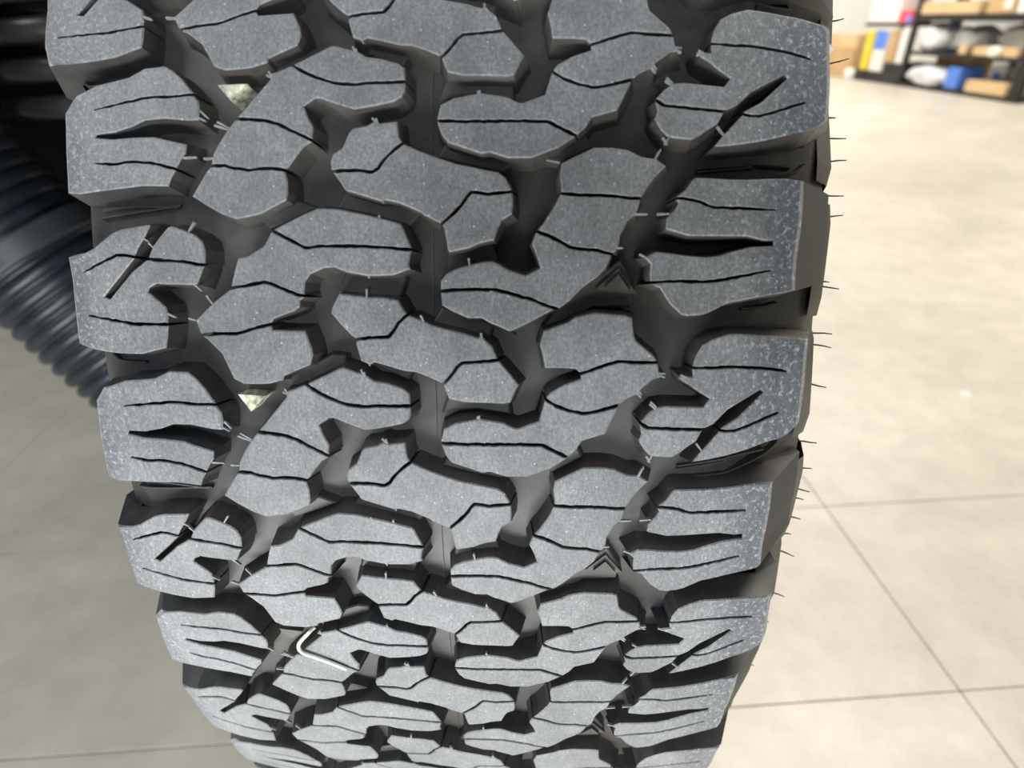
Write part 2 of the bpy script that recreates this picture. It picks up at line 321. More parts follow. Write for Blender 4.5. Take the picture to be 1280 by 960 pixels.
D['B']['CB2'] = [
    [[76.64, -15.38, 1], [77.26, -12.0, 1], [77.52, -5.94, 1], [79.53, -4.06, 1], [81.54, -2.79, 1], [83.83, -0.03, 0], [86.07, -1.46, 0], [88.02, -2.6, 0], [88.66, -6.75, 0], [88.78, -11.53, 0], [89.65, -20.23, 0], [85.55, -22.56, 0], [84.12, -22.94, 0], [80.46, -19.77, 0], [77.65, -16.86, 0]],
    [[76.64, -15.38, 1], [77.26, -12.0, 1], [77.52, -5.94, 1], [79.53, -4.06, 1], [81.54, -2.79, 1], [83.83, -0.03, 0], [82.46, 4.1, 0], [81.08, 7.34, 0], [80.0, 11.47, 0], [78.92, 16.78, 0], [77.54, 20.91, 0], [78.12, 22.09, 0], [76.99, 22.98, 0], [75.3, 25.04, 0], [71.31, 26.81, 1], [70.68, 21.46, 1], [70.34, 16.08, 1], [69.16, 14.57, 1], [66.23, 12.41, 1], [64.15, 10.24, 0], [66.3, 5.46, 0], [67.42, 2.16, 0], [67.77, -1.47, 0], [69.42, -7.49, 0], [70.13, -10.51, 0], [69.41, -11.77, 0], [70.47, -14.48, 0], [75.37, -15.75, 0]],
    [[64.15, 10.24, 1], [66.23, 12.41, 1], [69.16, 14.57, 1], [70.34, 16.08, 1], [70.68, 21.46, 1], [71.31, 26.81, 0], [64.12, 33.09, 0], [63.24, 32.5, 0], [58.79, 30.41, 0], [58.46, 27.99, 0], [58.79, 16.49, 0], [59.74, 11.96, 0]]]
D['B']['LM1'] = [
    [[63.1, -32.15, 1], [60.33, -27.58, 1], [58.9, -24.13, 1], [57.48, -20.11, 1], [56.87, -14.95, 1], [57.18, -9.24, 1], [57.17, -3.57, 1], [57.39, 0.1, 0], [61.1, -0.08, 0], [62.57, -1.88, 0], [64.15, -6.95, 0], [64.53, -9.77, 0], [64.74, -10.9, 0], [66.22, -13.15, 0], [66.73, -14.28, 0], [67.09, -15.98, 0], [68.44, -19.93, 0], [68.2, -21.08, 0], [65.52, -26.87, 0]],
    [[63.1, -32.15, 1], [60.33, -27.58, 1], [58.9, -24.13, 1], [57.48, -20.11, 1], [56.87, -14.95, 1], [57.18, -9.24, 1], [57.17, -3.57, 1], [57.39, 0.1, 0], [54.83, 0.11, 0], [53.13, -0.74, 0], [51.74, -3.01, 0], [50.84, -7.0, 0], [49.65, -14.46, 0], [50.57, -17.33, 0], [53.06, -24.25, 0], [53.11, -25.71, 0], [50.87, -29.1, 0], [47.93, -28.17, 0], [44.71, -26.48, 0], [42.13, -26.84, 0], [40.8, -26.57, 1], [42.17, -29.2, 1], [43.99, -33.31, 1], [45.95, -36.83, 1], [47.13, -40.99, 1], [47.9, -49.46, 0], [59.23, -38.75, 0], [61.01, -38.39, 0], [61.51, -36.31, 0]],
    [[47.9, -49.46, 1], [47.13, -40.99, 1], [45.95, -36.83, 1], [43.99, -33.31, 1], [42.17, -29.2, 1], [40.8, -26.57, 0], [39.3, -29.28, 0], [36.46, -31.74, 0], [33.63, -33.93, 0], [32.5, -35.35, 1], [33.13, -39.08, 1], [33.08, -43.35, 1], [32.67, -46.44, 1], [33.32, -50.74, 1], [34.27, -53.82, 1], [34.18, -57.92, 0], [37.58, -57.11, 0], [40.49, -55.39, 0], [44.55, -52.39, 0]],
    [[34.18, -57.92, 1], [34.27, -53.82, 1], [33.32, -50.74, 1], [32.67, -46.44, 1], [33.08, -43.35, 1], [33.13, -39.08, 1], [32.5, -35.35, 0], [29.64, -34.67, 0], [26.79, -34.59, 0], [25.94, -34.62, 0], [23.95, -35.18, 0], [20.01, -43.31, 0], [18.61, -50.86, 0], [20.07, -55.21, 0], [22.72, -60.16, 0], [25.4, -64.52, 0], [29.45, -61.7, 0], [32.34, -59.61, 0]]]
D['B']['LM2'] = [
    [[15.29, -39.83, 1], [13.48, -36.24, 1], [10.51, -29.97, 1], [10.98, -26.01, 1], [11.01, -18.8, 1], [10.94, -11.08, 1], [10.64, -4.01, 1], [10.12, 1.83, 0], [12.78, 0.71, 0], [16.66, -0.98, 0], [17.33, -1.56, 0], [18.87, -7.37, 0], [20.25, -13.8, 0], [21.37, -19.68, 0], [21.66, -25.62, 0], [19.97, -29.89, 0], [16.87, -36.69, 0]],
    [[15.29, -39.83, 1], [13.48, -36.24, 1], [10.51, -29.97, 1], [10.98, -26.01, 1], [11.01, -18.8, 1], [10.94, -11.08, 1], [10.64, -4.01, 1], [10.12, 1.83, 0], [8.61, 1.22, 0], [6.11, 0.77, 0], [4.72, 1.15, 0], [3.01, -3.6, 0], [2.67, -11.32, 0], [3.74, -17.87, 0], [5.11, -21.42, 0], [4.81, -24.45, 0], [3.09, -28.79, 0], [0.81, -30.43, 0], [-2.3, -30.91, 0], [-3.15, -30.34, 1], [-2.73, -33.4, 1], [-1.24, -37.03, 1], [0.15, -40.68, 1], [0.69, -43.15, 1], [-0.22, -48.26, 1], [-1.14, -53.76, 0], [0.59, -53.31, 0], [7.47, -50.9, 0], [8.06, -47.71, 0], [10.92, -42.54, 0]],
    [[-1.14, -53.76, 1], [-0.22, -48.26, 1], [0.69, -43.15, 1], [0.15, -40.68, 1], [-1.24, -37.03, 1], [-2.73, -33.4, 1], [-3.15, -30.34, 0], [-4.42, -32.27, 0], [-6.3, -32.5, 0], [-7.47, -34.32, 0], [-9.74, -40.73, 0], [-11.43, -42.13, 1], [-12.26, -46.01, 1], [-13.49, -49.97, 1], [-14.32, -53.28, 1], [-14.45, -59.19, 1], [-14.99, -64.91, 0], [-10.61, -66.11, 0], [-5.84, -60.33, 0], [-2.01, -54.8, 0]],
    [[-14.99, -64.91, 1], [-14.45, -59.19, 1], [-14.32, -53.28, 1], [-13.49, -49.97, 1], [-12.26, -46.01, 1], [-11.43, -42.13, 0], [-13.04, -41.3, 0], [-13.15, -31.27, 0], [-17.46, -29.69, 0], [-20.06, -29.25, 0], [-23.01, -30.41, 0], [-26.47, -38.94, 0], [-27.68, -39.37, 0], [-29.01, -44.34, 0], [-29.25, -52.21, 0], [-27.84, -55.36, 0], [-20.45, -58.5, 0], [-16.42, -62.72, 0]]]
D['B']['RM1'] = [
    [[67.54, 51.51, 1], [68.59, 54.74, 1], [70.04, 58.84, 1], [71.02, 62.37, 1], [70.78, 67.73, 1], [70.76, 71.32, 1], [70.75, 74.19, 0], [72.6, 73.0, 0], [76.91, 67.41, 0], [78.34, 66.75, 0], [83.43, 65.91, 0], [84.11, 64.12, 0], [84.54, 58.84, 0], [84.81, 54.75, 0], [83.66, 49.55, 0], [82.13, 47.26, 0], [79.67, 40.3, 0], [75.98, 39.19, 0], [72.56, 40.13, 0], [69.11, 40.78, 0], [69.14, 45.82, 0], [68.87, 49.98, 0]],
    [[67.54, 51.51, 1], [68.59, 54.74, 1], [70.04, 58.84, 1], [71.02, 62.37, 1], [70.78, 67.73, 1], [70.76, 71.32, 1], [70.75, 74.19, 0], [67.85, 74.8, 0], [66.5, 75.79, 0], [65.93, 73.41, 0], [63.02, 69.66, 0], [61.55, 69.14, 0], [61.15, 67.65, 0], [59.8, 65.0, 0], [58.14, 62.97, 1], [57.31, 59.98, 1], [56.36, 56.39, 1], [55.75, 52.18, 1], [56.52, 48.53, 1], [58.0, 44.28, 1], [60.06, 41.05, 0], [61.84, 42.4, 0], [64.21, 46.53, 0], [65.97, 51.56, 0]],
    [[60.06, 41.05, 1], [58.0, 44.28, 1], [56.52, 48.53, 1], [55.75, 52.18, 1], [56.36, 56.39, 1], [57.31, 59.98, 1], [58.14, 62.97, 0], [56.82, 62.73, 0], [49.55, 59.41, 0], [48.32, 55.48, 0], [47.39, 52.45, 0], [44.58, 50.69, 0], [42.17, 48.29, 1], [44.24, 43.94, 1], [46.03, 40.23, 1], [46.12, 35.93, 1], [46.17, 29.79, 1], [45.98, 24.86, 1], [45.96, 16.22, 1], [46.26, 9.1, 0], [47.83, 9.46, 0], [50.63, 10.17, 0], [52.54, 13.92, 0], [53.87, 21.28, 0], [52.75, 28.58, 0], [51.26, 31.63, 0], [51.09, 32.85, 0], [53.46, 39.21, 0], [57.38, 40.37, 0]],
    [[46.26, 9.1, 1], [45.96, 16.22, 1], [45.98, 24.86, 1], [46.17, 29.79, 1], [46.12, 35.93, 1], [46.03, 40.23, 1], [44.24, 43.94, 1], [42.17, 48.29, 0], [38.82, 43.42, 0], [35.82, 35.98, 0], [35.76, 30.99, 0], [35.73, 29.12, 0], [37.29, 24.13, 0], [36.91, 21.63, 0], [38.15, 17.9, 0], [39.97, 12.32, 0], [42.18, 10.51, 0]]]
D['B']['RM2'] = [
    [[26.1, 44.34, 1], [25.61, 49.71, 1], [25.67, 54.22, 1], [25.48, 59.87, 1], [24.99, 63.86, 1], [25.04, 66.97, 0], [28.45, 68.82, 0], [31.3, 70.96, 0], [34.19, 73.67, 0], [36.08, 70.75, 0], [36.53, 66.78, 0], [38.39, 62.77, 0], [38.96, 58.27, 0], [38.86, 53.24, 0], [36.43, 48.28, 0], [34.43, 44.41, 0], [31.37, 43.93, 0], [28.04, 44.46, 0]],
    [[26.1, 44.34, 1], [25.61, 49.71, 1], [25.67, 54.22, 1], [25.48, 59.87, 1], [24.99, 63.86, 1], [25.04, 66.97, 0], [21.67, 66.15, 0], [20.55, 65.74, 0], [18.84, 63.54, 0], [14.35, 61.43, 0], [11.84, 61.25, 0], [10.16, 60.46, 0], [9.31, 59.34, 1], [10.39, 55.3, 1], [10.63, 51.29, 1], [11.15, 47.28, 1], [14.15, 41.5, 1], [15.51, 37.78, 0], [17.74, 39.72, 0], [23.03, 43.01, 0]],
    [[15.51, 37.78, 1], [14.15, 41.5, 1], [11.15, 47.28, 1], [10.63, 51.29, 1], [10.39, 55.3, 1], [9.31, 59.34, 0], [5.4, 57.77, 0], [2.6, 54.99, 0], [0.34, 51.6, 0], [-3.59, 47.67, 0], [-5.73, 44.82, 0], [-5.96, 43.49, 1], [-4.86, 40.16, 1], [-3.49, 36.66, 1], [-2.02, 30.84, 1], [-0.83, 26.19, 1], [-0.9, 16.88, 1], [-1.34, 10.15, 0], [1.44, 10.19, 0], [3.4, 11.67, 0], [4.82, 14.59, 0], [5.95, 18.36, 0], [6.81, 22.69, 0], [6.94, 25.0, 0], [6.29, 26.73, 0], [4.64, 29.63, 0], [3.13, 34.83, 0], [5.26, 38.94, 0], [8.58, 37.9, 0], [11.9, 36.42, 0]],
    [[-1.34, 10.15, 1], [-0.9, 16.88, 1], [-0.83, 26.19, 1], [-2.02, 30.84, 1], [-3.49, 36.66, 1], [-4.86, 40.16, 1], [-5.96, 43.49, 0], [-9.25, 37.32, 0], [-12.11, 31.5, 0], [-12.4, 30.33, 0], [-12.57, 30.33, 0], [-11.02, 26.81, 0], [-10.19, 24.46, 0], [-8.81, 22.11, 0], [-8.84, 18.0, 0], [-6.92, 13.31, 0], [-5.26, 10.39, 0]]]
D['B']['RS1'] = [
    [[72.52, 85.65, 0], [75.68, 87.53, 0], [77.38, 90.73, 0], [78.78, 95.5, 0], [78.41, 102.97, 0], [78.02, 109.97, 0], [76.74, 121.22, 3], [70.62, 121.35, 3], [62.71, 121.74, 3], [55.91, 121.67, 3], [50.87, 121.49, 0], [47.62, 117.36, 0], [46.33, 114.14, 0], [45.64, 110.54, 0], [43.62, 104.82, 0], [41.98, 98.47, 0], [40.81, 92.14, 0], [40.19, 87.21, 0], [43.77, 89.94, 0], [45.01, 91.1, 0], [50.09, 95.07, 2], [49.65, 97.03, 2], [49.74, 99.91, 2], [50.85, 103.35, 2], [52.83, 108.34, 2], [54.95, 113.69, 0], [53.75, 100.45, 0], [61.31, 107.86, 0], [62.18, 106.92, 0], [59.49, 102.4, 0], [56.31, 97.0, 0], [52.14, 92.97, 0], [50.5, 89.65, 1], [50.62, 84.31, 1], [50.94, 76.84, 1], [51.3, 72.49, 1], [52.86, 69.82, 0], [53.76, 70.81, 0], [55.56, 72.23, 0], [57.34, 74.56, 0], [57.78, 77.59, 0], [57.51, 83.76, 0], [57.29, 89.37, 0], [59.78, 91.02, 0], [62.55, 86.44, 0], [63.76, 84.81, 0], [65.27, 81.94, 0], [66.27, 81.56, 0], [66.4, 85.21, 0], [69.04, 85.01, 2], [68.96, 90.83, 2], [69.16, 96.38, 2], [68.85, 103.32, 2], [68.66, 106.52, 2], [68.08, 110.45, 2], [67.34, 114.78, 0]],
    [[52.86, 69.82, 1], [51.3, 72.49, 1], [50.94, 76.84, 1], [50.62, 84.31, 1], [50.5, 89.65, 0], [46.68, 87.78, 0], [45.17, 85.39, 0], [43.32, 83.02, 0], [41.91, 80.61, 0], [42.2, 75.57, 0], [42.55, 73.67, 0], [44.48, 71.68, 0], [47.32, 69.96, 0], [49.48, 70.64, 0]]]
D['B']['RS2'] = [
    [[31.18, 82.39, 0], [31.18, 85.85, 0], [31.0, 91.68, 0], [31.19, 97.56, 0], [32.07, 108.35, 0], [31.88, 115.06, 3], [23.08, 115.37, 3], [15.96, 115.23, 3], [8.28, 114.68, 3], [-0.53, 115.06, 0], [-1.41, 111.19, 0], [-2.87, 101.96, 0], [-4.3, 94.14, 0], [-7.15, 88.33, 0], [-7.72, 85.97, 0], [-8.0, 82.41, 0], [-7.54, 80.29, 0], [-4.6, 76.85, 0], [-0.1, 73.66, 0], [1.41, 70.78, 2], [1.89, 76.47, 2], [1.78, 87.08, 2], [2.38, 92.41, 2], [4.04, 100.74, 2], [5.08, 106.5, 0], [3.82, 70.54, 0], [6.62, 70.69, 0], [8.28, 68.87, 0], [10.0, 71.96, 0], [9.6, 76.62, 0], [8.97, 81.31, 0], [8.64, 86.62, 0], [9.09, 90.73, 0], [10.28, 94.22, 0], [11.81, 100.11, 0], [12.05, 103.74, 0], [12.22, 106.68, 0], [13.85, 106.66, 0], [13.78, 103.6, 0], [14.83, 98.68, 0], [14.87, 95.08, 0], [14.76, 89.16, 0], [14.73, 80.97, 0], [15.69, 77.44, 0], [16.48, 74.52, 0], [19.58, 74.65, 0], [21.87, 76.83, 0], [23.87, 77.88, 0], [25.26, 77.23, 2], [25.06, 80.41, 2], [24.57, 83.32, 2], [22.99, 88.06, 2], [22.87, 99.3, 2], [22.89, 99.9, 2], [22.72, 106.57, 0], [27.59, 79.7, 0], [30.47, 81.56, 0]]]
D['B']['LS1'] = [
    [[60.02, -100.22, 0], [62.03, -94.12, 0], [63.32, -82.87, 0], [65.68, -77.3, 0], [65.76, -70.82, 0], [64.09, -68.42, 0], [60.95, -65.5, 0], [58.29, -63.8, 0], [56.0, -62.38, 2], [55.87, -67.79, 2], [56.15, -76.88, 2], [55.46, -83.67, 2], [53.84, -95.81, 0], [53.74, -60.95, 0], [51.27, -60.78, 0], [48.06, -61.29, 0], [48.1, -64.46, 0], [49.15, -72.16, 0], [48.96, -78.81, 0], [47.35, -83.01, 0], [45.9, -89.4, 0], [45.64, -95.91, 0], [44.63, -96.37, 0], [43.73, -90.3, 0], [43.81, -81.92, 0], [43.59, -75.86, 0], [42.32, -71.31, 0], [40.85, -65.54, 0], [38.17, -66.02, 0], [36.13, -67.77, 0], [33.49, -69.44, 2], [33.94, -70.53, 2], [35.92, -78.42, 2], [36.34, -85.27, 2], [35.87, -90.97, 2], [36.52, -97.12, 0], [30.86, -71.26, 0], [28.5, -72.21, 0], [28.85, -80.98, 0], [27.91, -93.09, 0], [27.1, -104.47, 0], [27.84, -109.56, 3], [40.95, -109.01, 3], [54.48, -107.83, 3], [59.19, -103.72, 0]]]
D['B']['LS2'] = [
    [[9.04, -103.26, 0], [10.36, -100.02, 0], [14.83, -92.82, 0], [15.99, -89.08, 0], [17.25, -79.82, 0], [17.07, -79.14, 0], [13.84, -81.14, 0], [10.3, -83.91, 0], [7.64, -85.44, 2], [8.05, -87.69, 2], [8.23, -92.02, 2], [5.52, -99.04, 2], [3.06, -104.77, 0], [4.96, -88.0, 0], [-4.43, -98.01, 0], [-5.11, -95.83, 0], [3.19, -86.76, 0], [7.06, -80.72, 1], [6.67, -73.88, 1], [6.23, -67.87, 1], [5.56, -63.95, 1], [5.46, -61.67, 0], [5.11, -62.02, 0], [2.79, -63.19, 0], [-0.23, -64.77, 0], [-0.44, -67.79, 0], [-0.15, -78.65, 0], [-1.48, -81.23, 0], [-2.67, -81.72, 0], [-6.99, -75.92, 0], [-9.04, -75.46, 0], [-12.13, -75.82, 2], [-12.2, -78.62, 2], [-12.32, -87.92, 2], [-11.58, -93.72, 2], [-10.25, -104.69, 0], [-15.59, -76.39, 0], [-19.22, -77.42, 0], [-21.34, -86.3, 0], [-21.43, -96.0, 0], [-20.82, -103.29, 0], [-19.3, -111.15, 3], [-11.8, -111.04, 3], [0.56, -110.76, 3], [7.66, -111.44, 0]],
    [[5.46, -61.67, 1], [5.56, -63.95, 1], [6.23, -67.87, 1], [6.67, -73.88, 1], [7.06, -80.72, 0], [10.88, -78.63, 0], [16.43, -73.07, 0], [16.71, -71.71, 0], [15.23, -67.17, 0], [14.06, -64.3, 0], [12.32, -62.13, 0], [9.73, -61.35, 0]]]
R0, CR2, CR4 = 0.41, D['cam'][6], D['cam'][7]
CO = D['co']
NP_ = 28; PITCH = -2 * math.pi / NP_
LO, HI = -0.50, 0.20
def rad(s):
    s = max(-0.135, min(0.135, s))
    return R0 - CR2 * s * s - CR4 * 50 * s ** 4
def warp(T, s):
    """measured unevenness of the tread pitches"""
    Tc = max(LO, min(HI, T)); t = (Tc - (LO + HI) / 2) / ((HI - LO) / 2); u = s / 0.12
    u = max(-1.05, min(1.05, u))
    out = max(0.0, max(LO - T, T - HI)); fade = max(0.0, 1 - out / 0.6)
    a = b = 0.0; k = 0
    for i in range(6):
        for j in range(3):
            w = t ** i * u ** j
            a += w * CO[k][0]; b += w * CO[k][1]; k += 1
    return T + a * fade, s + b * fade
def wheel(th, s, r):
    th += ALPHA
    return Vector((s, -r * math.cos(th), HUB + r * math.sin(th)))
def tread_point(tmm, smm, depth, n):
    th, s = warp(tmm / 410.0 + n * PITCH, smm / 1000.0)
    return wheel(th, s, rad(s) - depth / 1000.0)

tyre = empty('tyre', (0, 0, 0))
tag(tyre, 'worn black all-terrain truck tyre with chunky interlocking tread blocks and deep grooves, standing upright', 'tyre')

def lathe(profile, seg, closed=False):
    bm = bmesh.new(); rings = []
    for k in range(seg):
        th = 2 * math.pi * k / seg
        rings.append([bm.verts.new(wheel(th, s, r)) for s, r in profile])
    m = len(profile)
    for k in range(seg):
        a, b = rings[k], rings[(k + 1) % seg]
        for i in range(m if closed else m - 1):
            j = (i + 1) % m
            f = bm.faces.new((a[i], a[j], b[j], b[i])); f.smooth = True
    bmesh.ops.recalc_face_normals(bm, faces=bm.faces[:])
    return bm
GD = 0.0085
half = [(i * 0.0125, rad(i * 0.0125) - GD) for i in range(0, 9)]
half += [(0.108, rad(0.108) - 0.0125), (0.115, rad(0.115) - 0.0165), (0.121, 0.3755), (0.1265, 0.366), (0.131, 0.352),
         (0.1345, 0.334), (0.1365, 0.315), (0.1365, 0.292), (0.133, 0.268), (0.126, 0.246), (0.116, 0.228), (0.108, 0.2185)]
inner = [(0.100, 0.2165), (0.098, 0.225), (0.115, 0.26), (0.122, 0.30), (0.115, 0.345), (0.09, 0.372), (0.045, 0.384), (0.0, 0.386)]
# the outer sidewall bulges further than the inner one
outer_half = half[:9] + [(0.108, rad(0.108) - 0.0125), (0.115, rad(0.115) - 0.0155), (0.124, 0.378), (0.1325, 0.3695), (0.1368, 0.357),
              (0.1392, 0.338), (0.1400, 0.315), (0.1385, 0.292), (0.134, 0.268), (0.126, 0.246), (0.116, 0.228), (0.108, 0.2185)]
right_side = outer_half + inner
left_side = [(-s, r) for s, r in (half + inner)[::-1]][1:-1]
bm = lathe(right_side + left_side, 300, True)
link('carcass', bm, MG, tyre)

def smooth_path(P, k=4):
    out = []
    for i in range(len(P) - 1):
        p0 = P[max(0, i - 1)]; p1 = P[i]; p2 = P[i + 1]; p3 = P[min(len(P) - 1, i + 2)]
        for q in range(k):
            t = q / k
            out.append(0.5 * ((2 * p1) + (p2 - p0) * t + (2 * p0 - 5 * p1 + 4 * p2 - p3) * t * t + (3 * p1 - p0 - 3 * p2 + p3) * t ** 3))
    out.append(P[-1]); return out
def area2(P):
    return sum(P[i][0] * P[(i + 1) % len(P)][1] - P[(i + 1) % len(P)][0] * P[i][1] for i in range(len(P)))
def offset_ring(P, dist):
    """dist[i] = outward shift of the edge leaving point i; P counter-clockwise"""
    n = len(P); out = []
    for i in range(n):
        a, b, c = P[i - 1], P[i], P[(i + 1) % n]
        e0 = Vector((b[0] - a[0], b[1] - a[1])); e1 = Vector((c[0] - b[0], c[1] - b[1]))
        if e0.length < 1e-6: e0 = e1
        if e1.length < 1e-6: e1 = e0
        e0.normalize(); e1.normalize()
        n0 = Vector((e0.y, -e0.x)); n1 = Vector((e1.y, -e1.x))
        d0, d1 = dist[i - 1], dist[i]
        den = 1 + n0.dot(n1)
        cr = n0.x * n1.y - n0.y * n1.x
        if abs(cr) < 0.25:
            m = (n0 + n1)
            m = m.normalized() if m.length > 1e-6 else n0
            v = m * ((d0 + d1) / 2)
        else:
            v = Vector(((d0 * n1.y - d1 * n0.y) / cr, (d1 * n0.x - d0 * n1.x) / cr))
        mx = 2.0 * max(abs(d0), abs(d1))
        if v.length > mx and mx > 0: v = v.normalized() * mx
        out.append((b[0] + v.x, b[1] + v.y))
    return out
SIPE = 0.46
def prepare(pts, fl):
    """expand blind slits, make counter-clockwise, roughen the sipe edges"""
    if area2(pts) < 0:
        n = len(pts); pts = pts[::-1]
        fl = [fl[(n - 2 - i) % n] for i in range(n)]
    # runs of 't' are slits, walked from one end only: find the mouth
    n = len(pts); i = 0; P = []; Fg = []
    while i < n:
        if fl[i] == 't':
            j = i
            while j < n and fl[j] == 't': j += 1
            run = [Vector(p) for p in pts[i:j + 1]]
            prev = Vector(pts[i - 1]); nxt = Vector(pts[(j + 1) % n])
            if (run[0] - prev).length + (run[0] - nxt).length > (run[-1] - prev).length + (run[-1] - nxt).length:
                run = run[::-1]
            m = len(run); lft = []; rgt = []
            for k, p in enumerate(run):
                d = (run[min(m - 1, k + 1)] - run[max(0, k - 1)]).normalized()
                nn = Vector((d.y, -d.x))
                w = SLITW if k < m - 1 else SLITW * 0.5
                lft.append(p - nn * w); rgt.append(p + nn * w)
            # counter-clockwise walk: body on the left, so go in along the left rail
            for q in lft + rgt[::-1]: P.append(tuple(q)); Fg.append('v')
            Fg[-1] = 'g'
            i = j + 1
        else:
            P.append(tuple(pts[i])); Fg.append(fl[i]); i += 1
    n = len(P)
    d = [-SIPE if f == 's' else 0.0 for f in Fg]
    P = offset_ring(P, d)
    Q = []; G = []
    for i in range(n):
        a = Vector(P[i]); b = Vector(P[(i + 1) % n]); f = Fg[i]
        Q.append(tuple(a)); G.append(f)
        ln = (b - a).length
        step = 1.2 if f in 'sv' else 3.5
        amp = 0.17 if f in 'sv' else 0.08
        k = int(ln / step)
        if f == 'o': k = 0
        for q in range(1, k):
            t = q / k; e = (b - a).normalized(); nn = Vector((e.y, -e.x))
            c = a.lerp(b, t) + nn * random.uniform(-amp, amp)
            Q.append(tuple(c)); G.append(f)
    return Q, G
SLITW = 0.42
EDGE = {'g': (1.6, 9.5), 's': (-0.05, 8.0), 'v': (-0.02, 8.0), 'o': (None, 30.0)}
PREP = {}
EDGE_KINDS = ['g', 's', 't', 'o']    # groove edge, sipe edge, blind slit, outer shoulder edge
for name, pcs in D['B'].items():
    PREP[name] = [prepare([(q[0], q[1]) for q in pc], [EDGE_KINDS[q[2]] for q in pc]) for pc in pcs]
OUTER = {'RS1': (6.5, 15.0), 'RS2': (16.5, 18.0), 'LS1': (7.0, 18.0), 'LS2': (10.0, 18.0)}

def block_mesh(name, n, seedv, fine):
    bm = bmesh.new()
    uvl = bm.loops.layers.uv.new('tread')
    flat = bm.verts.layers.float_vector.new('flat')
    for P, G in PREP[name]:
        m = len(P)
        o_off, o_dep = OUTER.get(name, (0, 12.0))
        dep = []; off = []
        for i in range(m):
            a, b = EDGE[G[i]]
            if G[i] == 'o': a, b = o_off, o_dep
            off.append(a); dep.append(b)
        vdep = [max(dep[i - 1], dep[i]) for i in range(m)]
        top = offset_ring(P, [-0.22 if g in 'sv' else (-0.4 if g == 'g' else -1.6) for g in G])
        shd = [0.35 if G[i] != 'o' and G[i - 1] != 'o' else 1.3 for i in range(m)]
        base = offset_ring(P, off)
        # outer corners of a lug: walls lean out with the side of the lug
        skirt_off = [a if G[i] != 'o' else a - 1.5 for i, a in enumerate(off)]
        sk = offset_ring(P, skirt_off)
        sdep = [vdep[i] + (15.0 if 'o' in (G[i], G[i - 1]) else 1.0) for i in range(m)]
        rings = [[(x, y, 0.0) for x, y in top], [(P[i][0], P[i][1], shd[i]) for i in range(m)],
                 [(base[i][0], base[i][1], vdep[i]) for i in range(m)],
                 [(sk[i][0], sk[i][1], sdep[i]) for i in range(m)]]
        V = [[bm.verts.new((x, y, -z)) for x, y, z in r] for r in rings]
        for k in range(3):
            for i in range(m):
                j = (i + 1) % m
                f = bm.faces.new((V[k][j], V[k][i], V[k + 1][i], V[k + 1][j]))
                f.material_index = 0 if k == 0 else (2 if (G[i] == 'o' and name[0] == 'R') else 1)
        vecs = [Vector((x, y, 0)) for x, y in top]
        for t in tessellate_polygon([vecs]):
            try: 
                f = bm.faces.new([V[0][q] for q in t]); f.material_index = 0
            except ValueError: pass
    if fine:
        xs = [v.co.x for v in bm.verts]; ys = [v.co.y for v in bm.verts]
        x = min(xs) + 6
        while x < max(xs) - 1:
            bmesh.ops.bisect_plane(bm, geom=bm.verts[:] + bm.edges[:] + bm.faces[:], dist=1e-5, plane_co=(x, 0, 0), plane_no=(1, 0, 0)); x += 6
        y = min(ys) + 12
        while y < max(ys) - 1:
            bmesh.ops.bisect_plane(bm, geom=bm.verts[:] + bm.edges[:] + bm.faces[:], dist=1e-5, plane_co=(0, y, 0), plane_no=(0, 1, 0)); y += 12
    for f in bm.faces:
        for l in f.loops:
            l[uvl].uv = (l.vert.co.x + n * 91.0, l.vert.co.y)
    wob = random.uniform(-0.12, 0.12)
    for v in bm.verts:
        x, y, z = v.co
        v.co = tread_point(x, y, -z + wob, n)
    bmesh.ops.recalc_face_normals(bm, faces=bm.faces[:])
    # normals must face away from the axle on top faces
    tops = [f for f in bm.faces if f.material_index == 0]
    up = sum(1 if f.normal.dot(f.calc_center_median() - Vector((f.calc_center_median().x, 0, HUB))) > 0 else -1 for f in tops[:200])
    if up < 0: bmesh.ops.reverse_faces(bm, faces=bm.faces[:])
    return bm

def seen(n): return -3 <= n <= 6
for n in range(-13, 15):
    for name in D['B']:
        bm = block_mesh(name, n, n, seen(n))
        sh = name[0:2]
        o = link('shoulder_block' if sh in ('RS', 'LS') else ('centre_block' if sh == 'CB' else 'tread_block'), bm, [MT, MG, MU], tyre)

# mould seam running round the centre groove, doubled line
bm = bmesh.new()
def ring_strip(bm, smm, wmm, hmm, n0, n1, dep=8.5, step=3.0):
    prev = None; T = n0 * 1.0
    t = n0
    cnt = int((n1 - n0) * 92 / step)
    for k in range(cnt + 1):
        n = n0 + (n1 - n0) * k / cnt
        tm = 0.0
        c = [tread_point(tm, smm - wmm, dep + 1, n), tread_point(tm, smm - wmm * 0.4, dep - hmm, n),
             tread_point(tm, smm + wmm * 0.4, dep - hmm, n), tread_point(tm, smm + wmm, dep + 1, n)]
        cur = [bm.verts.new(q) for q in c]
        if prev:
            for i in range(3): bm.faces.new((prev[i], prev[i + 1], cur[i + 1], cur[i]))
        prev = cur
ring_strip(bm, 6.3, 0.35, 0.45, -14, 14)
link('mould_seam', bm, M_ridge, tyre)
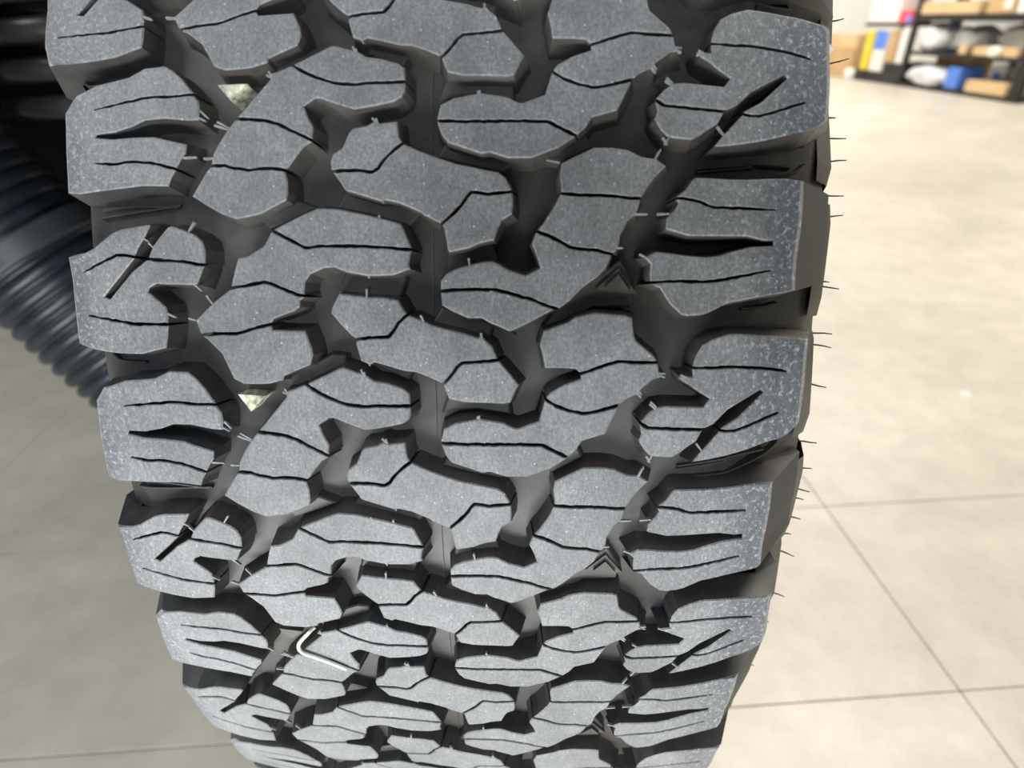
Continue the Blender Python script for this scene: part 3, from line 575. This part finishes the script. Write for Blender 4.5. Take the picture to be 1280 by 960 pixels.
# raised steps (tie bars) across the narrow grooves, and thin ribs in the shoulder grooves
for poly in D['tie']:
    if area2(poly) < 0: poly = poly[::-1]
    ins = offset_ring(poly, [-0.5] * len(poly))
    out_ = offset_ring(poly, [0.7] * len(poly))
    for n in range(-5, 8):
        bm = bmesh.new()
        rings = [[bm.verts.new(tread_point(x, y, d, n)) for x, y in P_] for P_, d in ((ins, 4.6), (poly, 5.0), (out_, 9.2))]
        bm.faces.new(rings[0])
        for a, b in zip(rings, rings[1:]):
            for i in range(len(poly)):
                j = (i + 1) % len(poly); bm.faces.new((a[i], a[j], b[j], b[i]))
        bmesh.ops.triangulate(bm, faces=[f for f in bm.faces if len(f.verts) > 4])
        bmesh.ops.recalc_face_normals(bm, faces=bm.faces[:])
        link('tie_bar', bm, MG, tyre)
for line in D['rib']:
    for n in range(-5, 8):
        P_ = smooth_path([Vector((a, b, 0)) for a, b in line], 4)
        dd = [(P_[min(len(P_) - 1, i + 1)] - P_[max(0, i - 1)]).normalized() for i in range(len(P_))]
        bm = bmesh.new(); prev = None
        for p, d in zip(P_, dd):
            q = Vector((d.y, -d.x, 0))
            deep = 8.5 + max(0.0, abs(p.y) - 100) * 0.22
            cur = [bm.verts.new(tread_point(*(p + q * w)[:2], z, n)) for w, z in ((-0.7, deep + 1.5), (-0.25, deep - 1.4), (0.25, deep - 1.4), (0.7, deep + 1.5))]
            if prev:
                for i in range(3): bm.faces.new((prev[i], prev[i + 1], cur[i + 1], cur[i]))
            prev = cur
        bmesh.ops.recalc_face_normals(bm, faces=bm.faces[:])
        link('groove_rib', bm, MG, tyre)

# triangular pads in the outer grooves
def pad(tri, n, h, mat, name, dep=8.5):
    bm = bmesh.new()
    lo = [bm.verts.new(tread_point(x, y, dep + 1, n)) for x, y in tri]
    hi = [bm.verts.new(tread_point(x, y, dep - h, n)) for x, y in tri]
    bm.faces.new(hi)
    for i in range(3): bm.faces.new((lo[i], lo[(i + 1) % 3], hi[(i + 1) % 3], hi[i]))
    bmesh.ops.recalc_face_normals(bm, faces=bm.faces[:])
    return link(name, bm, mat, tyre)
for n in range(-13, 15):
    o = pad(D['T']['TRI'], n, 7.0, M_paint if n in (0, 1) else MG, 'wear_pad')
    if n in (0, 1): o['label'] = 'small pale speckled triangular pad in the groove'
    t = D['T']['TRR']
    cx = sum(p[0] for p in t) / 3; cy = sum(p[1] for p in t) / 3
    pad([(cx + (x - cx) * 1.35, cy + (y - cy) * 1.35) for x, y in t], n, 5.0, MG, 'wear_pad')
    pad([(cx + (x - cx) * 0.8, cy + (y - cy) * 0.8) for x, y in t], n, 6.2, MT if 0 else MG, 'wear_pad')

# little torn rubber nibs at the block edges
for (a, b) in D['nib']:
    a = Vector(a); b = Vector(b); d = (b - a); d.normalize(); q = Vector((d.y, -d.x)) * 0.3
    for n in (-2, -1, 0, 1, 2, 3):
        if n not in (0, 1, -1) and random.random() < 0.4: continue
        bm = bmesh.new()
        cs = [a - q - d * 0.5, a + q - d * 0.5, b + q * 0.6, b - q * 0.6]
        lo = [bm.verts.new(tread_point(c.x, c.y, 1.1, n)) for c in cs]
        hi = [bm.verts.new(tread_point(c.x, c.y, 0.15, n)) for c in cs]
        bm.faces.new(hi)
        for i in range(4): bm.faces.new((lo[i], lo[(i + 1) % 4], hi[(i + 1) % 4], hi[i]))
        bmesh.ops.recalc_face_normals(bm, faces=bm.faces[:])
        link('rubber_nib', bm, M_nib, tyre)

# raised lugs on the outer sidewall
for side in (1,):
    for n in range(-13, 15):
        for t0, t1, h in ((38, 80, 0.0022), (-10, 30, 0.001)):
            bm = bmesh.new()
            grid = []
            for k in range(7):
                t = t0 + (t1 - t0) * k / 6
                th, _ = warp(t / 410 + n * PITCH, side * 0.115)
                prof = [(0.1275, 0.3765), (0.1335, 0.3695), (0.1372, 0.357), (0.1392, 0.338)]
                hh = h * (1 if 0 < k < 6 else 0.2)
                sl = 0.012 * (k / 6) if t0 > 0 else -0.008 * k / 6
                grid.append([bm.verts.new(wheel(th, side * (s + hh * (1 if 0 < i < 3 else 0.3)), r - sl * 0.5)) for i, (s, r) in enumerate(prof)])
            for k in range(6):
                for i in range(3):
                    f = bm.faces.new((grid[k][i], grid[k][i + 1], grid[k + 1][i + 1], grid[k + 1][i]))
            bmesh.ops.recalc_face_normals(bm, faces=bm.faces[:])
            link('sidewall_lug', bm, M_side, tyre)
# thin moulding hairs on the outer sidewall
HS = list(D['hair'])
for th, ln, dz in HS:
    bm = bmesh.new()
    p = wheel(th, 0.1372, 0.363)
    tip = p + Vector((ln / 1000 + 0.0005, random.uniform(-.0004, .0004), dz / 1000))
    mid = p.lerp(tip, 0.5) + Vector((0, 0, random.uniform(-0.0002, 0.0003)))
    tube(bm, [p - Vector((0.003, 0, 0)), p, mid, tip], [0.00035, 0.00033, 0.00028, 0.00018], 6)
    link('vent_hair', bm, M_hair, tyre)
for th in [0.5, 0.62, 0.75, 0.9, 1.1, -1.0, -1.15, -1.3]:
    bm = bmesh.new(); p = wheel(th, 0.1372, 0.363)
    tube(bm, [p - Vector((0.003, 0, 0)), p, p + Vector((0.005, 0, 0))], [0.00035, 0.0003, 0.0002], 6)
    link('vent_hair', bm, M_hair, tyre)
# rim
bm = lathe([(0.112, 0.222), (0.108, 0.214), (0.085, 0.205), (0.06, 0.19), (0.02, 0.185), (-0.06, 0.19), (-0.085, 0.205), (-0.108, 0.214), (-0.112, 0.222)], 96)
link('wheel_rim', bm, M_rim, tyre)
bm = lathe([(0.03, 0.19), (0.05, 0.15), (0.055, 0.09), (0.06, 0.04), (0.06, 0.002)], 64)
link('wheel_disc', bm, M_rim, tyre)

# ------------------------------------------------------------------ bent wire on the tread
pts = [wheel(a, b, rad(b) - d / 1000.0) for a, b, d in D['wire']]
bm = bmesh.new()
sp = smooth_path(pts)
tube(bm, sp, 0.00075, 10)
tag(link('bent_wire', bm, M_wire), 'short bright bent piece of steel wire stuck in the lower left of the tyre tread', 'wire')

# ------------------------------------------------------------------ corrugated hose left of the tyre
def resample(path, step):
    P = smooth_path([Vector(p) for p in path], 24)
    L_ = [0.0]
    for i in range(1, len(P)): L_.append(L_[-1] + (P[i] - P[i - 1]).length)
    out = []; s = 0.0; i = 0
    while s <= L_[-1]:
        while i < len(L_) - 2 and L_[i + 1] < s: i += 1
        t = (s - L_[i]) / max(1e-9, L_[i + 1] - L_[i])
        out.append(P[i].lerp(P[i + 1], t)); s += step
    return out
hose = empty('corrugated_hose', (-0.30, 0.05, 0))
tag(hose, 'blue-black corrugated plastic hose with a smooth collar sloping down at the left', 'hose')
path = [(-0.60, 0.04, 0.70), (-0.575, 0.02, 0.61), (-0.53, 0.02, 0.515), (-0.479, 0.02, 0.428), (-0.42, 0.02, 0.332),
        (-0.362, 0.025, 0.235), (-0.315, 0.05, 0.15), (-0.285, 0.11, 0.088), (-0.27, 0.24, 0.0725), (-0.27, 0.5, 0.0725), (-0.3, 0.9, 0.0725)]
RP = 0.0155; per = 8
pts_h = resample(path, RP / per)
rr = []
for i in range(len(pts_h)):
    ph = (i / per) % 1.0
    rr.append(0.070 - 0.0065 * (1 - abs(math.sin(math.pi * ph)) ** 0.55))
bm = bmesh.new(); tube(bm, pts_h, rr, 44)
inv = Matrix.Translation((0.30, -0.05, 0))
bmesh.ops.transform(bm, matrix=inv, verts=bm.verts[:])
link('corrugated_wall', bm, M_hose, hose)
# collar
best = min(range(len(pts_h)), key=lambda i: (pts_h[i] - Vector((-0.483, 0.02, 0.437))).length)
seg_ = pts_h[best - 6:best + 7]
bm = bmesh.new(); tube(bm, seg_, [0.0705] + [0.0745] * (len(seg_) - 2) + [0.0705], 44)
bmesh.ops.transform(bm, matrix=inv, verts=bm.verts[:])
link('collar', bm, plain('grey_blue_collar', (0.045, 0.052, 0.06), 0.45, var=0.2), hose)

# ------------------------------------------------------------------ suspension spring and the vehicle above
sprg = empty('coil_spring', (-0.47, 0.21, 0.53))
tag(sprg, 'glossy black coil spring in the dark wheel well, at the upper left beside the tyre', 'spring')
PT = []
for i in range(0, 6 * 36 + 1):
    a = 2 * math.pi * i / 36
    PT.append(Vector((0.10 * math.cos(a), 0.10 * math.sin(a), 0.004 + 0.0345 * i / 36)))
bm = bmesh.new(); tube(bm, PT, 0.0115, 14)
link('coil', bm, M_bellows, sprg)
bm = bmesh.new(); tube(bm, [Vector((0, 0, -0.01)), Vector((0, 0, 0.22))], 0.035, 28)
link('damper', bm, M_black, sprg)
bm = bmesh.new(); tube(bm, [Vector((0, 0, 0.212)), Vector((0, 0, 0.24))], 0.12, 36)
link('spring_seat', bm, M_black, sprg)

van = empty('vehicle_body', (-0.9, 0.6, 0))
tag(van, 'dark vehicle underside and wheel arch over the tyre', 'vehicle')
def loc(bm): bmesh.ops.transform(bm, matrix=Matrix.Translation((0.9, -0.6, 0)), verts=bm.verts[:])
M_under = plain('dark_undercoat', (0.012, 0.012, 0.013), 0.8, var=0.3, scale=8)
M_body = plain('dark_car_paint', (0.03, 0.032, 0.036), 0.25, var=0.05)
bm = bmesh.new()
R1, R2 = 0.50, 0.515
prev = None
for k in range(25):
    a = math.radians(62 + (188 - 62) * k / 24)      # from over the front of the tyre to behind it
    cur = []
    for x, r in ((-0.62, R1), (0.13, R1), (0.13, R2), (-0.62, R2)):
        cur.append(bm.verts.new((x, -r * math.cos(a), HUB + r * math.sin(a))))
    if prev:
        for i in range(4):
            f = bm.faces.new((prev[i], prev[(i + 1) % 4], cur[(i + 1) % 4], cur[i])); f.smooth = True
    else: bm.faces.new(cur[::-1])
    prev = cur
bm.faces.new(prev)
bmesh.ops.recalc_face_normals(bm, faces=bm.faces[:]); loc(bm)
link('wheel_arch_liner', bm, M_under, van)
bm = bmesh.new(); box(bm, -1.35, -0.63, 0.30, 3.2, 0.78, 0.90); bevel(bm, 0.03, 2); loc(bm)
link('underbody', bm, M_under, van)
bm = bmesh.new(); box(bm, -0.66, -0.62, 0.10, 1.0, 0.33, 0.80); bevel(bm, 0.01, 2); loc(bm)
link('inner_panel', bm, M_under, van)
bm = bmesh.new(); box(bm, -0.62, -0.2, 0.40, 0.50, 0.30, 0.9); bevel(bm, 0.01, 2); loc(bm)
link('inner_panel', bm, M_under, van)
bm = bmesh.new(); box(bm, -1.35, 0.15, 0.0, 3.2, 0.93, 1.25); bevel(bm, 0.06, 3); loc(bm)
link('body_shell', bm, M_body, van)

# ------------------------------------------------------------------ storage shelving along the right wall
M_shelf = plain('black_steel_shelf', (0.012, 0.012, 0.014), 0.5, var=0.2)
M_card = plain('brown_cardboard', (0.58, 0.38, 0.19), 0.85, var=0.12, scale=5)
M_card2 = plain('pale_cardboard', (0.70, 0.50, 0.28), 0.85, var=0.1, scale=5)
M_bagw = plain('white_plastic_film', (0.72, 0.72, 0.74), 0.4, var=0.2, scale=9)
M_bagg = plain('grey_plastic_film', (0.50, 0.52, 0.51), 0.4, var=0.25, scale=9)
M_blue = plain('blue_packaging', (0.10, 0.25, 0.78), 0.5, var=0.1)
M_red = plain('red_packaging', (0.80, 0.07, 0.10), 0.5, var=0.1)
M_yel = plain('yellow_packaging', (0.85, 0.66, 0.05), 0.5, var=0.1)
M_whi = plain('white_packaging', (0.80, 0.79, 0.75), 0.6, var=0.05)
SU = 4.18; V0, V1, V2, V3 = 4.93, 5.56, 6.38, 7.22
# empties stand at u=SU, v, local axes: x = into the shelf, y = deeper into the hall
sh = empty('storage_shelf', room(SU, V0, 0)); sh.rotation_euler = (0, 0, PSI)
tag(sh, 'long black steel storage rack of three decks, far off at the upper right', 'shelf')
for v in (V0, V1, V2):
    for u in ((0.42,) if v == V1 else (0.0, 0.42)):
        bm = bmesh.new(); w = 0.05 if v == V0 else 0.022
        box(bm, u, u + 0.04, v - V0 - w, v - V0 + w, 0, 1.9); link('upright', bm, M_shelf, sh)
for z0, z1 in ((0.0, 0.035), (0.275, 0.305), (0.545, 0.60), (0.98, 1.02), (1.4, 1.44)):
    for a, b in ((V0, V1), (V1, V2)):
        bm = bmesh.new(); box(bm, 0.005, 0.455, a - V0 + 0.002, b - V0 - 0.002, z0, z1); link('deck', bm, M_shelf, sh)
sh2 = empty('display_rack', room(SU + 0.02, V2 + 0.03, 0)); sh2.rotation_euler = (0, 0, PSI)
tag(sh2, 'low dark rack at the far left end of the black storage shelving', 'shelf')
LN = V3 - V2 - 0.03
for v in (0.03, LN - 0.03):
    bm = bmesh.new(); box(bm, 0.38, 0.42, v - 0.02, v + 0.02, 0.0, 1.3); link('upright', bm, M_shelf, sh2)
bm = bmesh.new(); box(bm, 0, 0.42, 0, LN, 0.50, 0.53); link('deck', bm, M_shelf, sh2)
bm = bmesh.new(); box(bm, -0.02, 0.37, 0, LN, 0.0, 0.10); bevel(bm, 0.01); link('base', bm, M_shelf, sh2)
bm = bmesh.new(); box(bm, 0.0, 0.37, 0, LN * 0.38, 0.10, 0.19); link('base', bm, M_shelf, sh2)

def item_frame(o, du, v, z, tilt=0.0):
    o.location = room(SU + du, v, z)
    o.rotation_euler = (tilt, 0, PSI)
def carton(name, label, cat, du, v0, v1, z0, z1, dep, mat, tape=None, tilt=0.0, group=None, flaps=True):
    w = v1 - v0; h = z1 - z0
    root = empty(name, (0, 0, 0)); item_frame(root, du, v0, z0, tilt); tag(root, label, cat, group)
    bm = bmesh.new(); box(bm, 0, dep, 0, w, 0, h); bevel(bm, min(0.004, h * 0.1), 1)
    link('body', bm, mat, root)
    if flaps:
        bm = bmesh.new(); box(bm, 0.002, dep / 2 - 0.002, 0.002, w - 0.002, h, h + 0.003)
        box(bm, dep / 2 + 0.002, dep - 0.002, 0.002, w - 0.002, h, h + 0.003)
        link('flaps', bm, mat, root)
    if tape:
        bm = bmesh.new(); box(bm, -0.0015, 0.0, w * tape[0], w * tape[1], h * tape[2], h * tape[3]); link('label', bm, tape[4], root)
    return root
from mathutils import noise
def bag(name, label, cat, du, v0, v1, z0, z1, dep, mat, seed=0.0, group=None, amp=0.16):
    w = v1 - v0; h = z1 - z0
    bm = bmesh.new(); bmesh.ops.create_icosphere(bm, subdivisions=4, radius=1)
    for v in bm.verts:
        p = v.co.normalized(); q = 1 + amp * (noise.noise(p * 2.2 + Vector((seed, 0, 0))) + 0.5 * noise.noise(p * 5.5 + Vector((0, seed, 0))) + 0.3 * abs(noise.noise(p * 12)))
        x = max(-0.82, min(0.82, p.x * q)); y = max(-0.9, min(0.9, p.y * q)); z = max(-0.78, min(1.0, p.z * q))
        v.co = Vector(((x / 1.64 + .5) * dep, (y / 1.8 + .5) * w, ((z + 0.78) / 1.78) * h))
    for f in bm.faces: f.smooth = True
    o = link(name, bm, mat); item_frame(o, du, v0, z0)
    tag(o, label, cat, group); return o
# lowest deck
bag('plastic_bag', 'large white crumpled plastic bag at the left of the lowest deck', 'bag', 0.0, 5.80, 6.33, 0.036, 0.20, 0.2, M_bagw, 1.3)
carton('cardboard_box', 'brown cardboard box behind the white crumpled bag on the lowest deck', 'box', 0.25, 5.80, 6.28, 0.036, 0.25, 0.2, M_card)
carton('blue_box', 'bright blue upright box in the middle of the lowest deck', 'box', 0.02, 5.60, 5.76, 0.036, 0.20, 0.22, M_blue)
carton('cardboard_box', 'pale open cardboard tray low at the right of the lowest deck', 'box', 0.0, 5.02, 5.47, 0.036, 0.12, 0.2, M_card2)
carton('small_box', 'small white box with a blue label above the pale tray on the lowest deck', 'box', 0.21, 5.33, 5.50, 0.036, 0.215, 0.12, M_whi, (0.25, 0.75, 0.2, 0.8, M_blue))
bag('grey_bag', 'dull grey bundle at the right rear of the lowest deck', 'bag', 0.21, 5.00, 5.31, 0.036, 0.25, 0.2, M_bagg, 4.0)
# middle deck
bag('plastic_bag', 'pale grey wrinkled bag at the left of the middle deck', 'bag', 0.02, 5.98, 6.34, 0.306, 0.53, 0.3, M_bagw, 5.1)
bag('plastic_bag', 'grey shiny bag in the middle of the middle deck', 'bag', 0.09, 5.60, 5.97, 0.306, 0.52, 0.28, M_bagg, 7.7, amp=0.22)
carton('cardboard_box', 'little cardboard box in front of the grey bag on the middle deck', 'box', 0.006, 5.60, 5.69, 0.306, 0.37, 0.05, M_card2)
carton('cardboard_box', 'wide low cardboard box at the right of the middle deck', 'box', 0.0, 5.03, 5.51, 0.306, 0.365, 0.14, M_card2)
bag('plastic_bag', 'big translucent grey bag behind the wide low cardboard box', 'bag', 0.15, 5.04, 5.52, 0.306, 0.53, 0.24, M_bagg, 9.2)
bag('white_bundle', 'small round white bundle in front of the wide low box', 'bag', -0.06, 5.16, 5.28, 0.306, 0.38, 0.055, M_whi, 2.2, amp=0.05)
# upper deck
carton('cardboard_box', 'long flat cardboard box on the upper deck above the grey bags', 'box', 0.0, 5.60, 6.33, 0.601, 0.69, 0.3, M_card2)
carton('cardboard_box', 'orange-brown cardboard box at the right of the upper deck', 'box', 0.0, 5.22, 5.50, 0.601, 0.76, 0.3, M_card, (0.1, 0.4, 0.2, 0.6, M_whi))
carton('white_box', 'white box at the right end of the upper deck', 'box', 0.0, 5.0, 5.19, 0.601, 0.78, 0.3, M_whi)
# far left rack
carton('white_box', 'tall white carton on the deck of the low dark rack', 'box', 0.03, 6.95, 7.2, 0.531, 0.80, 0.3, M_whi)
carton('white_box', 'wide white carton beside the red and blue box', 'box', 0.03, 6.70, 6.94, 0.531, 0.78, 0.3, M_whi)
carton('red_box', 'small red box with a blue label on the low dark rack', 'box', 0.02, 6.47, 6.66, 0.531, 0.63, 0.2, M_red, (0.0, 0.4, 0.0, 0.6, M_blue))
carton('yellow_sack', 'upright yellow package leaning at the left end of the low dark rack', 'package', 0.0, 7.0, 7.11, 0.102, 0.46, 0.12, M_yel, flaps=False)
carton('white_sack', 'cream package with a blue top beside the yellow package', 'package', -0.01, 6.72, 6.92, 0.101, 0.46, 0.12, M_whi, (0.0, 1.0, 0.55, 1.0, M_blue), flaps=False)
carton('cardboard_sheet', 'narrow brown cardboard sheet standing beside the cream package', 'cardboard', 0.0, 6.58, 6.69, 0.191, 0.48, 0.05, M_card, flaps=False)
carton('white_board', 'narrow white panel standing at the right end of the low dark rack', 'board', 0.0, 6.42, 6.53, 0.191, 0.49, 0.04, M_whi, flaps=False)
# on the floor at the far left
carton('cardboard_box', 'big cardboard box on the floor left of the low dark rack', 'box', 0.0, 7.3, 7.95, 0.0, 0.28, 0.5, M_card)
carton('cardboard_box', 'cardboard box stacked on the big box on the floor', 'box', 0.02, 7.32, 7.9, 0.284, 0.42, 0.45, M_card2)
bm = bmesh.new(); tube(bm, [Vector((0, 0, 0)), Vector((0, 0, 0.01)), Vector((0, 0, 0.10)), Vector((0, 0, 0.11))], [0.04, 0.05, 0.05, 0.04], 20)
o = link('paper_roll', bm, M_whi); item_frame(o, -0.1, 7.1, 0.0)
tag(o, 'white paper roll standing on the floor in front of the cardboard boxes', 'roll')

# small white chips caught at the outer shoulder
for (a, b, d, sz, word) in [(0.1869, 0.1260, 0.006, 0.0011, 'small white chip at the top right outer edge of the tread'), (0.1993, 0.1255, 0.006, 0.0005, 'tiny white flake just above the larger white chip')]:
    bm = bmesh.new(); box(bm, -sz, sz, -sz * 0.6, sz * 0.6, -sz * 0.8, sz * 0.8)
    for v in bm.verts: v.co += Vector((random.uniform(-1, 1), random.uniform(-1, 1), random.uniform(-1, 1))) * sz * 0.3
    bmesh.ops.rotate(bm, verts=bm.verts[:], matrix=Matrix.Rotation(0.6, 3, 'Y'))
    bevel(bm, sz * 0.2)
    o = link('white_chip', bm, M_whi); o.location = wheel(a, b - 0.0006, rad(b) - d - 0.002)
    tag(o, word, 'chip')

# ------------------------------------------------------------------ the phone that takes the picture
ph = empty('smartphone', CAM)
ph.rotation_euler = M.to_euler(); tag(ph, 'dark smartphone held close in front of the tyre tread', 'phone')
bm = bmesh.new(); box(bm, -0.018, 0.142, -0.056, 0.022, 0.003, 0.011); bevel(bm, 0.003, 2); link('case', bm, M_black, ph)
bm = bmesh.new(); box(bm, -0.014, 0.128, -0.052, 0.016, 0.0112, 0.0116); link('screen', bm, plain('phone_glass', (0.01, 0.01, 0.012), 0.1), ph)
